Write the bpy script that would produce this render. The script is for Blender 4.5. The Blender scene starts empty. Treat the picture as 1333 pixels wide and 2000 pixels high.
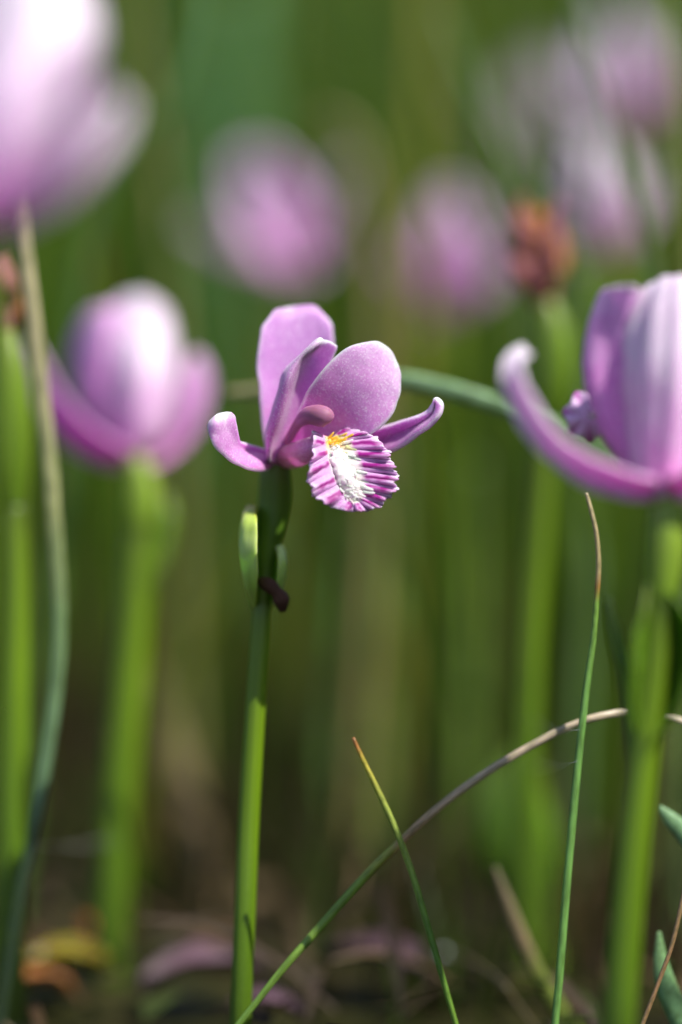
import bpy, math, random
import numpy as np
from mathutils import Vector, Matrix, noise

random.seed(7); rng = np.random.default_rng(11)
scene = bpy.context.scene
COL = scene.collection

# ------------------------------------------------------------------ camera, sky, sun, exposure
CAM_H = 0.118                       # camera height over the bog, metres
FPX = 1333 * 100 / 24.0             # focal length in photo pixels (100 mm macro lens, portrait full frame)
PITCH = math.atan(500 / FPX)        # horizon falls at row 500 of the photograph
FOCUS = 0.388
cam_data = bpy.data.cameras.new('camera')
cam = bpy.data.objects.new('camera', cam_data); COL.objects.link(cam)
cam.location = (0, 0, CAM_H)
cam.rotation_euler = (math.pi / 2 - PITCH, 0, 0)
cam_data.sensor_fit = 'HORIZONTAL'; cam_data.sensor_width = 24; cam_data.lens = 100
cam_data.clip_start = 0.01; cam_data.clip_end = 500
cam_data.dof.use_dof = True; cam_data.dof.focus_distance = FOCUS + 0.002; cam_data.dof.aperture_fstop = 3.4
scene.camera = cam

SUN_EL = math.radians(56); SUN_AZ = math.radians(-34)      # azimuth from +X, negative = towards the camera side
sun_dir = Vector((math.cos(SUN_EL) * math.cos(SUN_AZ), math.cos(SUN_EL) * math.sin(SUN_AZ), math.sin(SUN_EL)))
world = bpy.data.worlds.new('World'); scene.world = world; world.use_nodes = True
wn = world.node_tree.nodes; wl = world.node_tree.links
sky = wn.new('ShaderNodeTexSky'); sky.sky_type = 'NISHITA'; sky.sun_disc = False
sky.sun_elevation = SUN_EL; sky.sun_rotation = math.atan2(sun_dir.x, sun_dir.y)
wn['Background'].inputs['Strength'].default_value = 0.11
wl.new(sky.outputs[0], wn['Background'].inputs['Color'])
sd = bpy.data.lights.new('sun', 'SUN'); sd.energy = 5.0; sd.angle = math.radians(0.53); sd.color = (1.0, 0.96, 0.89)
so = bpy.data.objects.new('sun', sd); COL.objects.link(so)
so.rotation_euler = sun_dir.to_track_quat('Z', 'Y').to_euler(); so.location = (1, -1, 2)
scene.view_settings.view_transform = 'Standard'; scene.view_settings.look = 'None'
scene.view_settings.exposure = 0.36; scene.view_settings.gamma = 1
scene.render.engine = 'CYCLES'
scene.cycles.use_denoising = True
scene.cycles.max_bounces = 10; scene.cycles.diffuse_bounces = 6; scene.cycles.transmission_bounces = 8
scene.cycles.transparent_max_bounces = 8
scene.cycles.sample_clamp_indirect = 8

# ------------------------------------------------------------------ helpers
F_ = np.array([0, math.cos(PITCH), -math.sin(PITCH)]); U_ = np.array([0, math.sin(PITCH), math.cos(PITCH)]); R_ = np.array([1.0, 0, 0])
def at(px, py, d):
    """point that photo pixel (px, py) shows at depth d (metres along the view axis)"""
    return np.array([0, 0, CAM_H]) + d * (F_ + R_ * (px - 666.5) / FPX - U_ * (py - 1000) / FPX)
def ground_at(p):                    # the point straight below p, a little under the soil
    return np.array([p[0], p[1], -0.004])

def tag(o, label=None, cat=None, group=None, kind=None):
    if label: o['label'] = label
    if cat: o['category'] = cat
    if group: o['group'] = group
    if kind: o['kind'] = kind
    return o
def empty(name, loc, label, cat, group=None):
    o = bpy.data.objects.new(name, None); COL.objects.link(o); o.location = loc; o.empty_display_size = 0.01
    return tag(o, label, cat, group)

class MB:
    """vertex / face / uv collector"""
    def __init__(s): s.v = []; s.f = []; s.uv = []; s.c = []; s.n = 0
    def add(s, v, f, uv, c=None):
        s.v.append(np.asarray(v, float)); s.uv.append(np.asarray(uv, float))
        s.f += [tuple(i + s.n for i in q) for q in f]
        if c is not None: s.c.append(np.asarray(c, float))
        s.n += len(v)
    def build(s, name, mat, parent=None, smooth=True):
        v = np.concatenate(s.v); uv = np.concatenate(s.uv)
        off = np.array(parent_loc(parent)) if parent is not None else np.zeros(3)
        me = bpy.data.meshes.new(name)
        me.from_pydata((v - off).tolist(), [], s.f)
        li = np.empty(len(me.loops), dtype=np.int32); me.loops.foreach_get('vertex_index', li)
        ul = me.uv_layers.new(name='UVMap'); ul.data.foreach_set('uv', uv[li].astype(np.float32).ravel())
        if s.c:
            c = np.concatenate(s.c); a = me.color_attributes.new('Col', 'FLOAT_COLOR', 'POINT')
            a.data.foreach_set('color', np.c_[c, np.ones(len(c))].astype(np.float32).ravel())
        if smooth: me.polygons.foreach_set('use_smooth', np.ones(len(me.polygons), dtype=bool))
        me.materials.append(mat); me.update()
        o = bpy.data.objects.new(name, me); COL.objects.link(o)
        if parent is not None: o.parent = parent
        return o
def parent_loc(p):
    l = Vector((0, 0, 0))
    while p is not None: l = l + p.location; p = p.parent
    return l

def cr(P, n):
    """Catmull-Rom resample along axis 0"""
    P = np.asarray(P, float); k = len(P)
    E = np.concatenate([2 * P[:1] - P[1:2], P, 2 * P[-1:] - P[-2:-1]])
    t = np.linspace(0, k - 1 - 1e-9, n); i = t.astype(int); u = (t - i).reshape((-1,) + (1,) * (P.ndim - 1))
    a, b, c, d = E[i], E[i + 1], E[i + 2], E[i + 3]
    return 0.5 * (2 * b + (c - a) * u + (2 * a - 5 * b + 4 * c - d) * u * u + (3 * b - a - 3 * c + d) * u ** 3)

def sheet(mb, G, thick, C=None, edge=0.45):
    """closed thin sheet from a grid of points G[rows, cols, 3]; rounded thinner rim"""
    n, m = G.shape[:2]
    du = np.gradient(G, axis=1); dv = np.gradient(G, axis=0)
    N = np.cross(du, dv); N /= np.maximum(np.linalg.norm(N, axis=2, keepdims=True), 1e-12)
    vv, uu = np.meshgrid(np.linspace(0, 1, n), np.linspace(0, 1, m), indexing='ij')
    e = np.minimum(np.minimum(uu, 1 - uu) * 2, (1 - vv) * 2)
    prof = edge + (1 - edge) * np.sqrt(np.clip(e / 0.25, 0, 1))
    if np.ndim(thick) > 0: prof = prof * np.asarray(thick).reshape(-1, 1)
    else: prof = prof * thick
    H = N * (prof / 2)[..., None]
    V = np.concatenate([(G + H).reshape(-1, 3), (G - H).reshape(-1, 3)])
    uv = np.stack([uu, vv], -1).reshape(-1, 2); uv = np.concatenate([uv, uv])
    f = []; K = n * m
    for i in range(n - 1):
        for j in range(m - 1):
            a = i * m + j; f.append((a, a + 1, a + m + 1, a + m)); f.append((K + a, K + a + m, K + a + m + 1, K + a + 1))
    for i in range(n - 1):
        a = i * m; f.append((a, a + m, K + a + m, K + a)); a = i * m + m - 1; f.append((a, K + a, K + a + m, a + m))
    for j in range(m - 1):
        a = j; f.append((a, K + a, K + a + 1, a + 1)); a = (n - 1) * m + j; f.append((a, a + 1, K + a + 1, K + a))
    c = None
    if C is not None: c = np.concatenate([C.reshape(-1, 3)] * 2)
    mb.add(V, f, uv, c)

def net(rows, D):
    """rows of (px, py, mm) -> world control net at depth D + mm"""
    return np.array([[at(x, y, D + z * 1e-3) for (x, y, z) in r] for r in rows])
def row(y, xs, zs):
    ys = y if isinstance(y, (list, tuple)) else [y] * len(xs)
    zs = zs if isinstance(zs, (list, tuple)) else [zs] * len(xs)
    return list(zip(xs, ys, zs))
def surf(netpts, nr, nc):
    G = cr(netpts, nr); G = np.swapaxes(cr(np.swapaxes(G, 0, 1), nc), 0, 1); return G
def rough_grid(G, amp, scale, seed=0):
    """small irregularity so that no petal is mathematically smooth"""
    n, m = G.shape[:2]
    du = np.gradient(G, axis=1); dv = np.gradient(G, axis=0)
    N = np.cross(du, dv); N /= np.maximum(np.linalg.norm(N, axis=2, keepdims=True), 1e-12)
    h = np.array([[noise.noise(Vector(p * scale) + Vector((seed, seed * 2, 0))) for p in r] for r in G])
    q = np.array([[noise.noise_vector(Vector(p * 420) + Vector((seed * 3, 1, seed))) for p in r] for r in G]) * 0.00028
    vv = np.linspace(0, 1, n)[:, None, None]; uu = np.abs(np.linspace(-1, 1, m))[None, :, None]
    return G + N * (amp * h)[..., None] + q * np.clip(vv * 1.5, 0, 1) * np.clip(np.maximum(uu, vv) * 2 - 1, 0, 1)
def petal(name, rows, D, thick, mat, parent, nr=44, nc=32, amp=0.0003, sc=180, seed=0, ribs=0, rib_amp=0.0):
    G = surf(net(rows, D) if not isinstance(rows, np.ndarray) else rows, nr, nc)
    G = rough_grid(G, amp, sc, seed)
    if ribs:
        du = np.gradient(G, axis=1); dv = np.gradient(G, axis=0); N = np.cross(du, dv)
        N /= np.maximum(np.linalg.norm(N, axis=2, keepdims=True), 1e-12)
        u = np.linspace(0, 1, nc); v = np.linspace(0, 1, nr)
        G = G + N * (np.sin(v * math.pi)[:, None] * np.sin(u * math.pi * 2 * ribs)[None] * rib_amp)[..., None]
    mb = MB(); sheet(mb, G, thick); return mb.build(name, mat, parent)

def tube_into(mb, pts, rad, n=40, sides=12, flat=1.0, col=None, cap=True):
    P = cr(np.asarray(pts, float), n); Rr = cr(np.asarray(rad, float).reshape(-1, 1), n)[:, 0]; Rr = np.maximum(Rr, 1e-5)
    T = np.gradient(P, axis=0); T /= np.linalg.norm(T, axis=1, keepdims=True)
    ref = np.array([0, 1.0, 0]) if abs(T[0][1]) < 0.8 else np.array([1.0, 0, 0])
    A = ref - T[0] * (ref @ T[0]); A /= np.linalg.norm(A)
    V = []; UVs = []
    for i in range(n):
        A = A - T[i] * (A @ T[i]); A /= np.linalg.norm(A); B = np.cross(T[i], A)
        for k in range(sides):
            a = 2 * math.pi * k / sides
            V.append(P[i] + Rr[i] * (A * math.cos(a) * flat + B * math.sin(a))); UVs.append((k / sides, i / (n - 1)))
    f = []
    for i in range(n - 1):
        for k in range(sides):
            a = i * sides + k; b = i * sides + (k + 1) % sides
            f.append((a, b, b + sides, a + sides))
    if cap:
        f.append(tuple(reversed(range(sides)))); f.append(tuple((n - 1) * sides + k for k in range(sides)))
    mb.add(V, f, UVs, None if col is None else np.tile(col, (len(V), 1)))
def tube(name, pts, rad, mat, parent=None, **k):
    mb = MB(); tube_into(mb, pts, rad, **k); return mb.build(name, mat, parent)

# ------------------------------------------------------------------ materials
def new_mat(name):
    m = bpy.data.materials.new(name); m.use_nodes = True
    nt = m.node_tree; return m, nt, nt.nodes['Principled BSDF']
def N(nt, t, **k):
    n = nt.nodes.new(t)
    for a, b in k.items(): setattr(n, a, b)
    return n
def ramp(nt, stops, fac):
    r = N(nt, 'ShaderNodeValToRGB'); cr_ = r.color_ramp
    while len(cr_.elements) < len(stops): cr_.elements.new(0.5)
    for e, (p, c) in zip(cr_.elements, stops): e.position = p; e.color = (*c, 1)
    nt.links.new(fac, r.inputs[0]); return r
def mixc(nt, fac, a, b, mode='MIX'):
    n = N(nt, 'ShaderNodeMix', data_type='RGBA', blend_type=mode)
    for s, x in ((n.inputs[0], fac), (n.inputs[6], a), (n.inputs[7], b)):
        if isinstance(x, bpy.types.NodeSocket): nt.links.new(x, s)
        else: s.default_value = (*x, 1) if isinstance(x, (tuple, list)) else x
    return n.outputs[2]
def math_n(nt, op, a, b=None):
    n = N(nt, 'ShaderNodeMath', operation=op)
    for s, x in zip(n.inputs, (a, b)):
        if x is None: continue
        if isinstance(x, bpy.types.NodeSocket): nt.links.new(x, s)
        else: s.default_value = x
    return n.outputs[0]

def petal_mat(name, stops, vein=0.32, sss=0.0024, rough=0.55, edge=0.5, edge_col=(0.86, 0.76, 0.89)):
    m, nt, b = new_mat(name)
    uv = N(nt, 'ShaderNodeUVMap'); sp = N(nt, 'ShaderNodeSeparateXYZ'); nt.links.new(uv.outputs[0], sp.inputs[0])
    geo = N(nt, 'ShaderNodeTexCoord')
    blot = N(nt, 'ShaderNodeTexNoise'); blot.inputs['Scale'].default_value = 350; blot.inputs['Detail'].default_value = 4
    nt.links.new(geo.outputs['Object'], blot.inputs['Vector'])
    v2 = math_n(nt, 'ADD', sp.outputs[1], math_n(nt, 'MULTIPLY', math_n(nt, 'SUBTRACT', blot.outputs[0], 0.5), 0.55))
    stops = [(p, (min(.92, r * 1.07), min(.90, g * 1.03), min(.90, b_ * 0.96))) for p, (r, g, b_) in stops]
    c = ramp(nt, stops, v2).outputs[0]
    # faint lengthwise veins
    mp = N(nt, 'ShaderNodeMapping'); mp.inputs['Scale'].default_value = (34, 1.3, 1); nt.links.new(uv.outputs[0], mp.inputs[0])
    vn = N(nt, 'ShaderNodeTexNoise'); vn.inputs['Scale'].default_value = 1.0; vn.inputs['Detail'].default_value = 3; nt.links.new(mp.outputs[0], vn.inputs['Vector'])
    vf = ramp(nt, [(0.42, (0, 0, 0)), (0.62, (1, 1, 1))], vn.outputs[0])
    c = mixc(nt, math_n(nt, 'MULTIPLY', vf.outputs[0], vein), c, (0.55, 0.16, 0.52), 'MIX')
    # pale rim
    e = math_n(nt, 'ABSOLUTE', math_n(nt, 'SUBTRACT', sp.outputs[0], 0.5))
    er = ramp(nt, [(0.455, (0, 0, 0)), (0.5, (1, 1, 1))], e)
    c = mixc(nt, math_n(nt, 'MULTIPLY', er.outputs[0], edge), c, edge_col)
    # papillose cell texture; the sparkle is painted into the base colour as pale specks
    cell = N(nt, 'ShaderNodeTexNoise'); cell.inputs['Scale'].default_value = 2600; cell.inputs['Detail'].default_value = 2
    nt.links.new(geo.outputs['Object'], cell.inputs['Vector'])
    c = mixc(nt, 0.28, c, cell.outputs[0], 'OVERLAY')
    sk = N(nt, 'ShaderNodeTexNoise'); sk.inputs['Scale'].default_value = 4600; sk.inputs['Detail'].default_value = 1; nt.links.new(geo.outputs['Object'], sk.inputs['Vector'])
    skr = ramp(nt, [(0.56, (0, 0, 0)), (0.70, (1, 1, 1))], sk.outputs[0])
    c = mixc(nt, math_n(nt, 'MULTIPLY', skr.outputs[0], 0.55), c, (0.88, 0.80, 0.88))
    bp = N(nt, 'ShaderNodeBump'); bp.inputs['Strength'].default_value = 0.45; bp.inputs['Distance'].default_value = 0.00012
    nt.links.new(cell.outputs[0], bp.inputs['Height']); nt.links.new(bp.outputs[0], b.inputs['Normal'])
    nt.links.new(c, b.inputs['Base Color'])
    b.inputs['Roughness'].default_value = rough; b.inputs['Specular IOR Level'].default_value = 0.35
    b.inputs['Subsurface Weight'].default_value = 1.0; b.inputs['Subsurface Radius'].default_value = (1.0, 0.75, 1.0)
    b.inputs['Subsurface Scale'].default_value = sss
    b.inputs['Sheen Weight'].default_value = 0.15; b.inputs['Sheen Roughness'].default_value = 0.4
    return m
M = {}
M['petal'] = petal_mat('petal', [(0.0, (0.60, 0.20, 0.52)), (0.3, (0.58, 0.22, 0.58)), (0.65, (0.57, 0.29, 0.62)), (0.88, (0.62, 0.40, 0.69)), (0.99, (0.84, 0.76, 0.88))])
M['sepal'] = petal_mat('sepal', [(0.0, (0.52, 0.16, 0.46)), (0.35, (0.54, 0.20, 0.57)), (0.82, (0.60, 0.32, 0.66)), (0.95, (0.86, 0.78, 0.90))], vein=0.35)
M['sepal_top'] = petal_mat('sepal_top', [(0.0, (0.56, 0.20, 0.50)), (0.35, (0.46, 0.21, 0.55)), (0.84, (0.49, 0.26, 0.60)), (0.95, (0.88, 0.86, 0.92))], vein=0.3, edge=0.2)  # white tip puts the sunlit fold into the base colour
M['petal_pale_sunlit'] = petal_mat('petal_pale_sunlit', [(0.0, (0.72, 0.26, 0.62)), (0.25, (0.70, 0.36, 0.70)), (0.55, (0.74, 0.54, 0.78)), (0.85, (0.68, 0.53, 0.74)), (1.0, (0.72, 0.62, 0.78))], vein=0.15, edge=0.2)  # petals in sun: light put into a paler base colour; also pale far blooms
M['petal_deep_shaded'] = petal_mat('petal_deep_shaded', [(0.0, (0.56, 0.14, 0.49)), (0.5, (0.54, 0.21, 0.56)), (1.0, (0.66, 0.40, 0.72))], vein=0.15, edge=0.2)  # shaded petals: shade put into a deeper base colour; also deep pink blooms

M['petal_white_sunlit'] = petal_mat('petal_white_sunlit', [(0.0, (0.66, 0.24, 0.60)), (0.2, (0.72, 0.42, 0.72)), (0.4, (0.68, 0.48, 0.72)), (0.7, (0.68, 0.56, 0.72)), (1.0, (0.70, 0.61, 0.74))], vein=0.08, edge=0.2)  # strong sunlight on the near flower, put into a whiter base colour

def col_mat(name, rough=0.5, sss=0.0006, weight=1.0, bump=3500, bstr=0.3, noise_mix=0.12):
    m, nt, b = new_mat(name)
    a = N(nt, 'ShaderNodeVertexColor', layer_name='Col'); geo = N(nt, 'ShaderNodeTexCoord')
    cell = N(nt, 'ShaderNodeTexNoise'); cell.inputs['Scale'].default_value = bump; cell.inputs['Detail'].default_value = 2
    nt.links.new(geo.outputs['Object'], cell.inputs['Vector'])
    c = mixc(nt, noise_mix, a.outputs[0], cell.outputs[0], 'OVERLAY'); nt.links.new(c, b.inputs['Base Color'])
    bp = N(nt, 'ShaderNodeBump'); bp.inputs['Strength'].default_value = bstr; bp.inputs['Distance'].default_value = 0.00012
    nt.links.new(cell.outputs[0], bp.inputs['Height']); nt.links.new(bp.outputs[0], b.inputs['Normal'])
    b.inputs['Roughness'].default_value = rough; b.inputs['Specular IOR Level'].default_value = 0.4
    b.inputs['Subsurface Weight'].default_value = weight; b.inputs['Subsurface Radius'].default_value = (1, 0.7, 1); b.inputs['Subsurface Scale'].default_value = sss
    return m
M['lip'] = col_mat('lip', sss=0.0005)
M['beard'] = col_mat('beard', sss=0.0016, bstr=0.1, noise_mix=0.03)

def green_mat(name, stops, rough=0.42, sss=0.0012, streak=0.35, dark=(0.05, 0.10, 0.01), scale=(14, 1.2, 1), weight=0.6, spec=0.45):
    m, nt, b = new_mat(name)
    uv = N(nt, 'ShaderNodeUVMap'); sp = N(nt, 'ShaderNodeSeparateXYZ'); nt.links.new(uv.outputs[0], sp.inputs[0])
    geo = N(nt, 'ShaderNodeTexCoord')
    blot = N(nt, 'ShaderNodeTexNoise'); blot.inputs['Scale'].default_value = 160; blot.inputs['Detail'].default_value = 5
    nt.links.new(geo.outputs['Object'], blot.inputs['Vector'])
    v2 = math_n(nt, 'ADD', sp.outputs[1], math_n(nt, 'MULTIPLY', math_n(nt, 'SUBTRACT', blot.outputs[0], 0.5), 0.08))
    c = ramp(nt, stops, v2).outputs[0]
    mp = N(nt, 'ShaderNodeMapping'); mp.inputs['Scale'].default_value = scale; nt.links.new(uv.outputs[0], mp.inputs[0])
    vn = N(nt, 'ShaderNodeTexNoise'); vn.inputs['Scale'].default_value = 1.0; vn.inputs['Detail'].default_value = 4; nt.links.new(mp.outputs[0], vn.inputs['Vector'])
    vf = ramp(nt, [(0.4, (0, 0, 0)), (0.65, (1, 1, 1))], vn.outputs[0])
    c = mixc(nt, math_n(nt, 'MULTIPLY', vf.outputs[0], streak), c, dark)
    nt.links.new(c, b.inputs['Base Color'])
    bp = N(nt, 'ShaderNodeBump'); bp.inputs['Strength'].default_value = 0.3; bp.inputs['Distance'].default_value = 0.0002
    nt.links.new(vn.outputs[0], bp.inputs['Height']); nt.links.new(bp.outputs[0], b.inputs['Normal'])
    b.inputs['Roughness'].default_value = rough; b.inputs['Specular IOR Level'].default_value = spec
    b.inputs['Subsurface Weight'].default_value = weight; b.inputs['Subsurface Radius'].default_value = (0.8, 1, 0.25); b.inputs['Subsurface Scale'].default_value = sss
    return m
G_STEM = (0.20, 0.36, 0.025)
M['stem'] = green_mat('stem', [(0.0, (0.07, 0.08, 0.008)), (0.12, (0.065, 0.12, 0.006)), (0.3, (0.10, 0.19, 0.005)), (0.6, (0.155, 0.265, 0.006)), (0.9, (0.13, 0.21, 0.008)), (1.0, (0.09, 0.14, 0.01))], weight=0.4)  # foot darkened in the colour for low shade, besides its brownish base
M['ovary'] = green_mat('ovary', [(0.0, (0.13, 0.19, 0.015)), (0.5, (0.09, 0.18, 0.012)), (1.0, (0.12, 0.17, 0.015))])
M['ovary_light'] = green_mat('ovary_light', [(0.0, (0.24, 0.38, 0.03)), (0.5, (0.27, 0.40, 0.035)), (1.0, (0.24, 0.33, 0.04))])
M['bract'] = green_mat('bract', [(0.0, (0.30, 0.46, 0.08)), (0.5, (0.52, 0.68, 0.22)), (0.85, (0.46, 0.60, 0.08)), (1.0, (0.50, 0.34, 0.05))], weight=1.0, streak=0.2)
M['leaf'] = green_mat('leaf', [(0.0, (0.09, 0.17, 0.01)), (0.6, (0.11, 0.22, 0.01)), (1.0, (0.15, 0.20, 0.02))], weight=1.0)
M['withered'] = green_mat('withered', [(0.0, (0.05, 0.025, 0.012)), (0.6, (0.10, 0.045, 0.03)), (1.0, (0.06, 0.03, 0.02))], dark=(0.02, 0.01, 0.01), rough=0.7, spec=0.2, weight=0.0)
M['wilted_pink'] = green_mat('wilted_pink', [(0.0, (0.30, 0.12, 0.14)), (0.5, (0.26, 0.09, 0.09)), (1.0, (0.34, 0.14, 0.14))], dark=(0.10, 0.03, 0.03), rough=0.7, spec=0.2, weight=0.5, scale=(9, 3, 1))
M['wilted'] = green_mat('wilted', [(0.0, (0.26, 0.09, 0.08)), (0.35, (0.22, 0.075, 0.02)), (0.7, (0.46, 0.19, 0.025)), (1.0, (0.30, 0.12, 0.02))], dark=(0.14, 0.04, 0.02), rough=0.7, spec=0.2, weight=1.0, scale=(9, 3, 1))
M['column'] = green_mat('column', [(0.0, (0.58, 0.24, 0.50)), (0.42, (0.54, 0.22, 0.46)), (0.62, (0.33, 0.12, 0.22)), (1.0, (0.32, 0.12, 0.23))], dark=(0.26, 0.08, 0.16), rough=0.6, weight=1.0)

def blade_mat(name, stops, **k): return green_mat(name, stops, **{**dict(streak=0.5, scale=(7, 30, 1), weight=0.3, sss=0.0005, dark=(0.04, 0.07, 0.01)), **k})

# mass of far grass and litter: colour per blade
def mass_mat(name, rough=0.6, trans=0.45):
    m = bpy.data.materials.new(name); m.use_nodes = True; nt = m.node_tree; nt.nodes.clear()
    out = N(nt, 'ShaderNodeOutputMaterial'); a = N(nt, 'ShaderNodeVertexColor', layer_name='Col')
    d = N(nt, 'ShaderNodeBsdfDiffuse'); t = N(nt, 'ShaderNodeBsdfTranslucent'); g = N(nt, 'ShaderNodeBsdfGlossy'); g.inputs['Roughness'].default_value = 0.45
    geo = N(nt, 'ShaderNodeTexCoord'); bl = N(nt, 'ShaderNodeTexNoise'); bl.inputs['Scale'].default_value = 60; nt.links.new(geo.outputs['Object'], bl.inputs['Vector'])
    c = mixc(nt, 0.35, a.outputs[0], bl.outputs[0], 'OVERLAY')
    nt.links.new(c, d.inputs[0]); nt.links.new(c, t.inputs[0])
    m1 = N(nt, 'ShaderNodeMixShader'); m1.inputs[0].default_value = trans; nt.links.new(d.outputs[0], m1.inputs[1]); nt.links.new(t.outputs[0], m1.inputs[2])
    m2 = N(nt, 'ShaderNodeMixShader'); m2.inputs[0].default_value = 0.02; nt.links.new(m1.outputs[0], m2.inputs[1]); nt.links.new(g.outputs[0], m2.inputs[2])
    nt.links.new(m2.outputs[0], out.inputs[0]); return m
M['mass'] = mass_mat('grass_mass')
M['litter'] = mass_mat('litter', trans=0.15)

def ground_mat():
    m, nt, b = new_mat('peat')
    geo = N(nt, 'ShaderNodeTexCoord')
    n1 = N(nt, 'ShaderNodeTexNoise'); n1.inputs['Scale'].default_value = 70; n1.inputs['Detail'].default_value = 8; nt.links.new(geo.outputs['Object'], n1.inputs['Vector'])
    n2 = N(nt, 'ShaderNodeTexNoise'); n2.inputs['Scale'].default_value = 4; n2.inputs['Detail'].default_value = 5; nt.links.new(geo.outputs['Object'], n2.inputs['Vector'])
    c = ramp(nt, [(0.3, (0.010, 0.006, 0.003)), (0.5, (0.020, 0.013, 0.005)), (0.7, (0.045, 0.030, 0.012))], n1.outputs[0]).outputs[0]
    g = ramp(nt, [(0.45, (0, 0, 0)), (0.62, (1, 1, 1))], n2.outputs[0]).outputs[0]
    c = mixc(nt, math_n(nt, 'MULTIPLY', g, 0.6), c, (0.025, 0.034, 0.007))
    nt.links.new(c, b.inputs['Base Color']); b.inputs['Specular IOR Level'].default_value = 0.12
    rr = ramp(nt, [(0.35, (0.25, 0.25, 0.25)), (0.65, (0.8, 0.8, 0.8))], n1.outputs[0]); nt.links.new(rr.outputs[0], b.inputs['Roughness'])
    bp = N(nt, 'ShaderNodeBump'); bp.inputs['Strength'].default_value = 0.8; bp.inputs['Distance'].default_value = 0.003
    nt.links.new(n1.outputs[0], bp.inputs['Height']); nt.links.new(bp.outputs[0], b.inputs['Normal'])
    return m
M['ground'] = ground_mat()

# ------------------------------------------------------------------ ground
def bank(x, y):
    t = min(max((y - 1.3) / 5.0, 0), 1); t = t * t * (3 - 2 * t)
    return 1.0 * t
def ground_z(x, y):
    return bank(x, y) + 0.0035 * noise.noise(Vector((x * 38, y * 38, 0))) + 0.05 * min(max(y - 0.8, 0), 1) * noise.noise(Vector((x * 2.2, y * 2.2, 5)))
def build_ground():
    n = 150
    u = np.linspace(-1, 1, n); xs = np.sign(u) * (0.35 * np.abs(u) + 90 * np.abs(u) ** 6)
    w = np.linspace(-1, 1, n); ys = 0.45 + np.sign(w) * (0.35 * np.abs(w) + 90 * np.abs(w) ** 6)
    V = [(x, y, ground_z(x, y)) for y in ys for x in xs]
    f = [(i * n + j, i * n + j + 1, (i + 1) * n + j + 1, (i + 1) * n + j) for i in range(n - 1) for j in range(n - 1)]
    mb = MB(); mb.add(V, f, [(v[0], v[1]) for v in V]); o = mb.build('ground', M['ground']); tag(o, kind='structure')
build_ground()

# ------------------------------------------------------------------ the sharp orchid in the middle
D = FOCUS
base_main = at(466, 2075, D + 0.012); base_main[2] = 0
orch = empty('orchid_plant', base_main, 'sharp pink orchid with fringed yellow and white bearded lip facing forward, dark green ovary', 'orchid')
def S(x, y, z): return at(x, y, D + z * 1e-3)
k = 0.388e0 / FPX * 1.03      # metres per photo pixel about the flower
tube('stem', [ground_at(base_main), S(470, 2000, 12), S(478, 1800, 12), S(486, 1600, 13), S(498, 1400, 13), S(509, 1250, 13), S(513, 1175, 13)],
     [22 * k, 21.5 * k, 21 * k, 21 * k, 20 * k, 19 * k, 17 * k], M['stem'], orch, n=60, sides=20)
tube('ovary', [S(512, 1190, 13), S(519, 1130, 14), S(524, 1080, 14), S(531, 1030, 14), S(537, 975, 14), S(538, 930, 13.5), S(538, 905, 13)],
     [15 * k, 14 * k, 20 * k, 28 * k, 33 * k, 31 * k, 26 * k], M['ovary'], orch, n=40, sides=20)
petal('bract', [row(1192, [500, 497, 510, 525, 527], [13, 15, 17, 15, 13]), row(1140, [503, 481, 512, 553, 542], [7, 9, 18, 13, 10]),
                row(1090, [504, 473, 512, 558, 547], [5, 8, 19, 13, 10]), row(1050, [503, 470, 503, 535, 530], [5, 8, 19, 17, 15]),
                row(1015, [502, 474, 492, 512, 512], [6, 9, 18, 17, 16]), row(990, [499, 486, 492, 500, 500], [13, 15, 17, 17, 17])], D, 0.0004, M['bract'], orch, nr=30, nc=24)
tube('withered_scale', [S(508, 1136, 10), S(524, 1142, 9), S(540, 1156, 9), S(550, 1172, 9.5), S(553, 1194, 10)], [9 * k, 15 * k, 12 * k, 17 * k, 7 * k], M['withered'], orch, n=16, sides=10)

petal('sepal', [row(915, [528, 534, 541, 548, 555], [13, 14, 14, 14, 13]),
                row(860, [518, 530, 545, 560, 575], [13, 14.5, 15, 15, 14]),
                row(780, [508, 535, 565, 598, 622], [12, 14.5, 15.5, 15.5, 14.5]),
                row(700, [505, 535, 572, 615, 648], [12, 15, 16, 16, 15]),
                row([645, 640, 640, 640, 648], [510, 540, 578, 620, 652], [13, 15.5, 16.5, 16.5, 15.5]),
                row([618, 609, 606, 609, 630], [526, 550, 582, 616, 647], [14.5, 16.5, 17.5, 17.5, 16.5]),
                row([603, 599, 598, 601, 617], [546, 562, 588, 612, 634], [17, 18.5, 20, 19.5, 18])], D, 0.0006, M['sepal_top'], orch, seed=1)
petal('petal', [row(905, [522, 524, 535, 548, 560], [10, 8, 11, 13, 14]),
                row(850, [520, 528, 545, 565, 590], [9, 6, 9, 12, 13]),
                row(790, [536, 548, 568, 595, 620], [8, 4, 8, 11, 12]),
                row(740, [551, 563, 585, 610, 635], [7, 2.5, 7, 10, 11]),
                row([714, 702, 697, 700, 712], [570, 584, 605, 628, 648], [7, 2.5, 6, 8, 9]),
                row([688, 677, 673, 675, 683], [596, 609, 625, 642, 658], [6, 2.5, 4.5, 6, 7]),
                row([664, 660, 662, 667, 676], [621, 627, 636, 647, 657], [5.5, 3.5, 4.5, 5.5, 6])], D, 0.0005, M['petal'], orch, seed=2, amp=0.0004)
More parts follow.
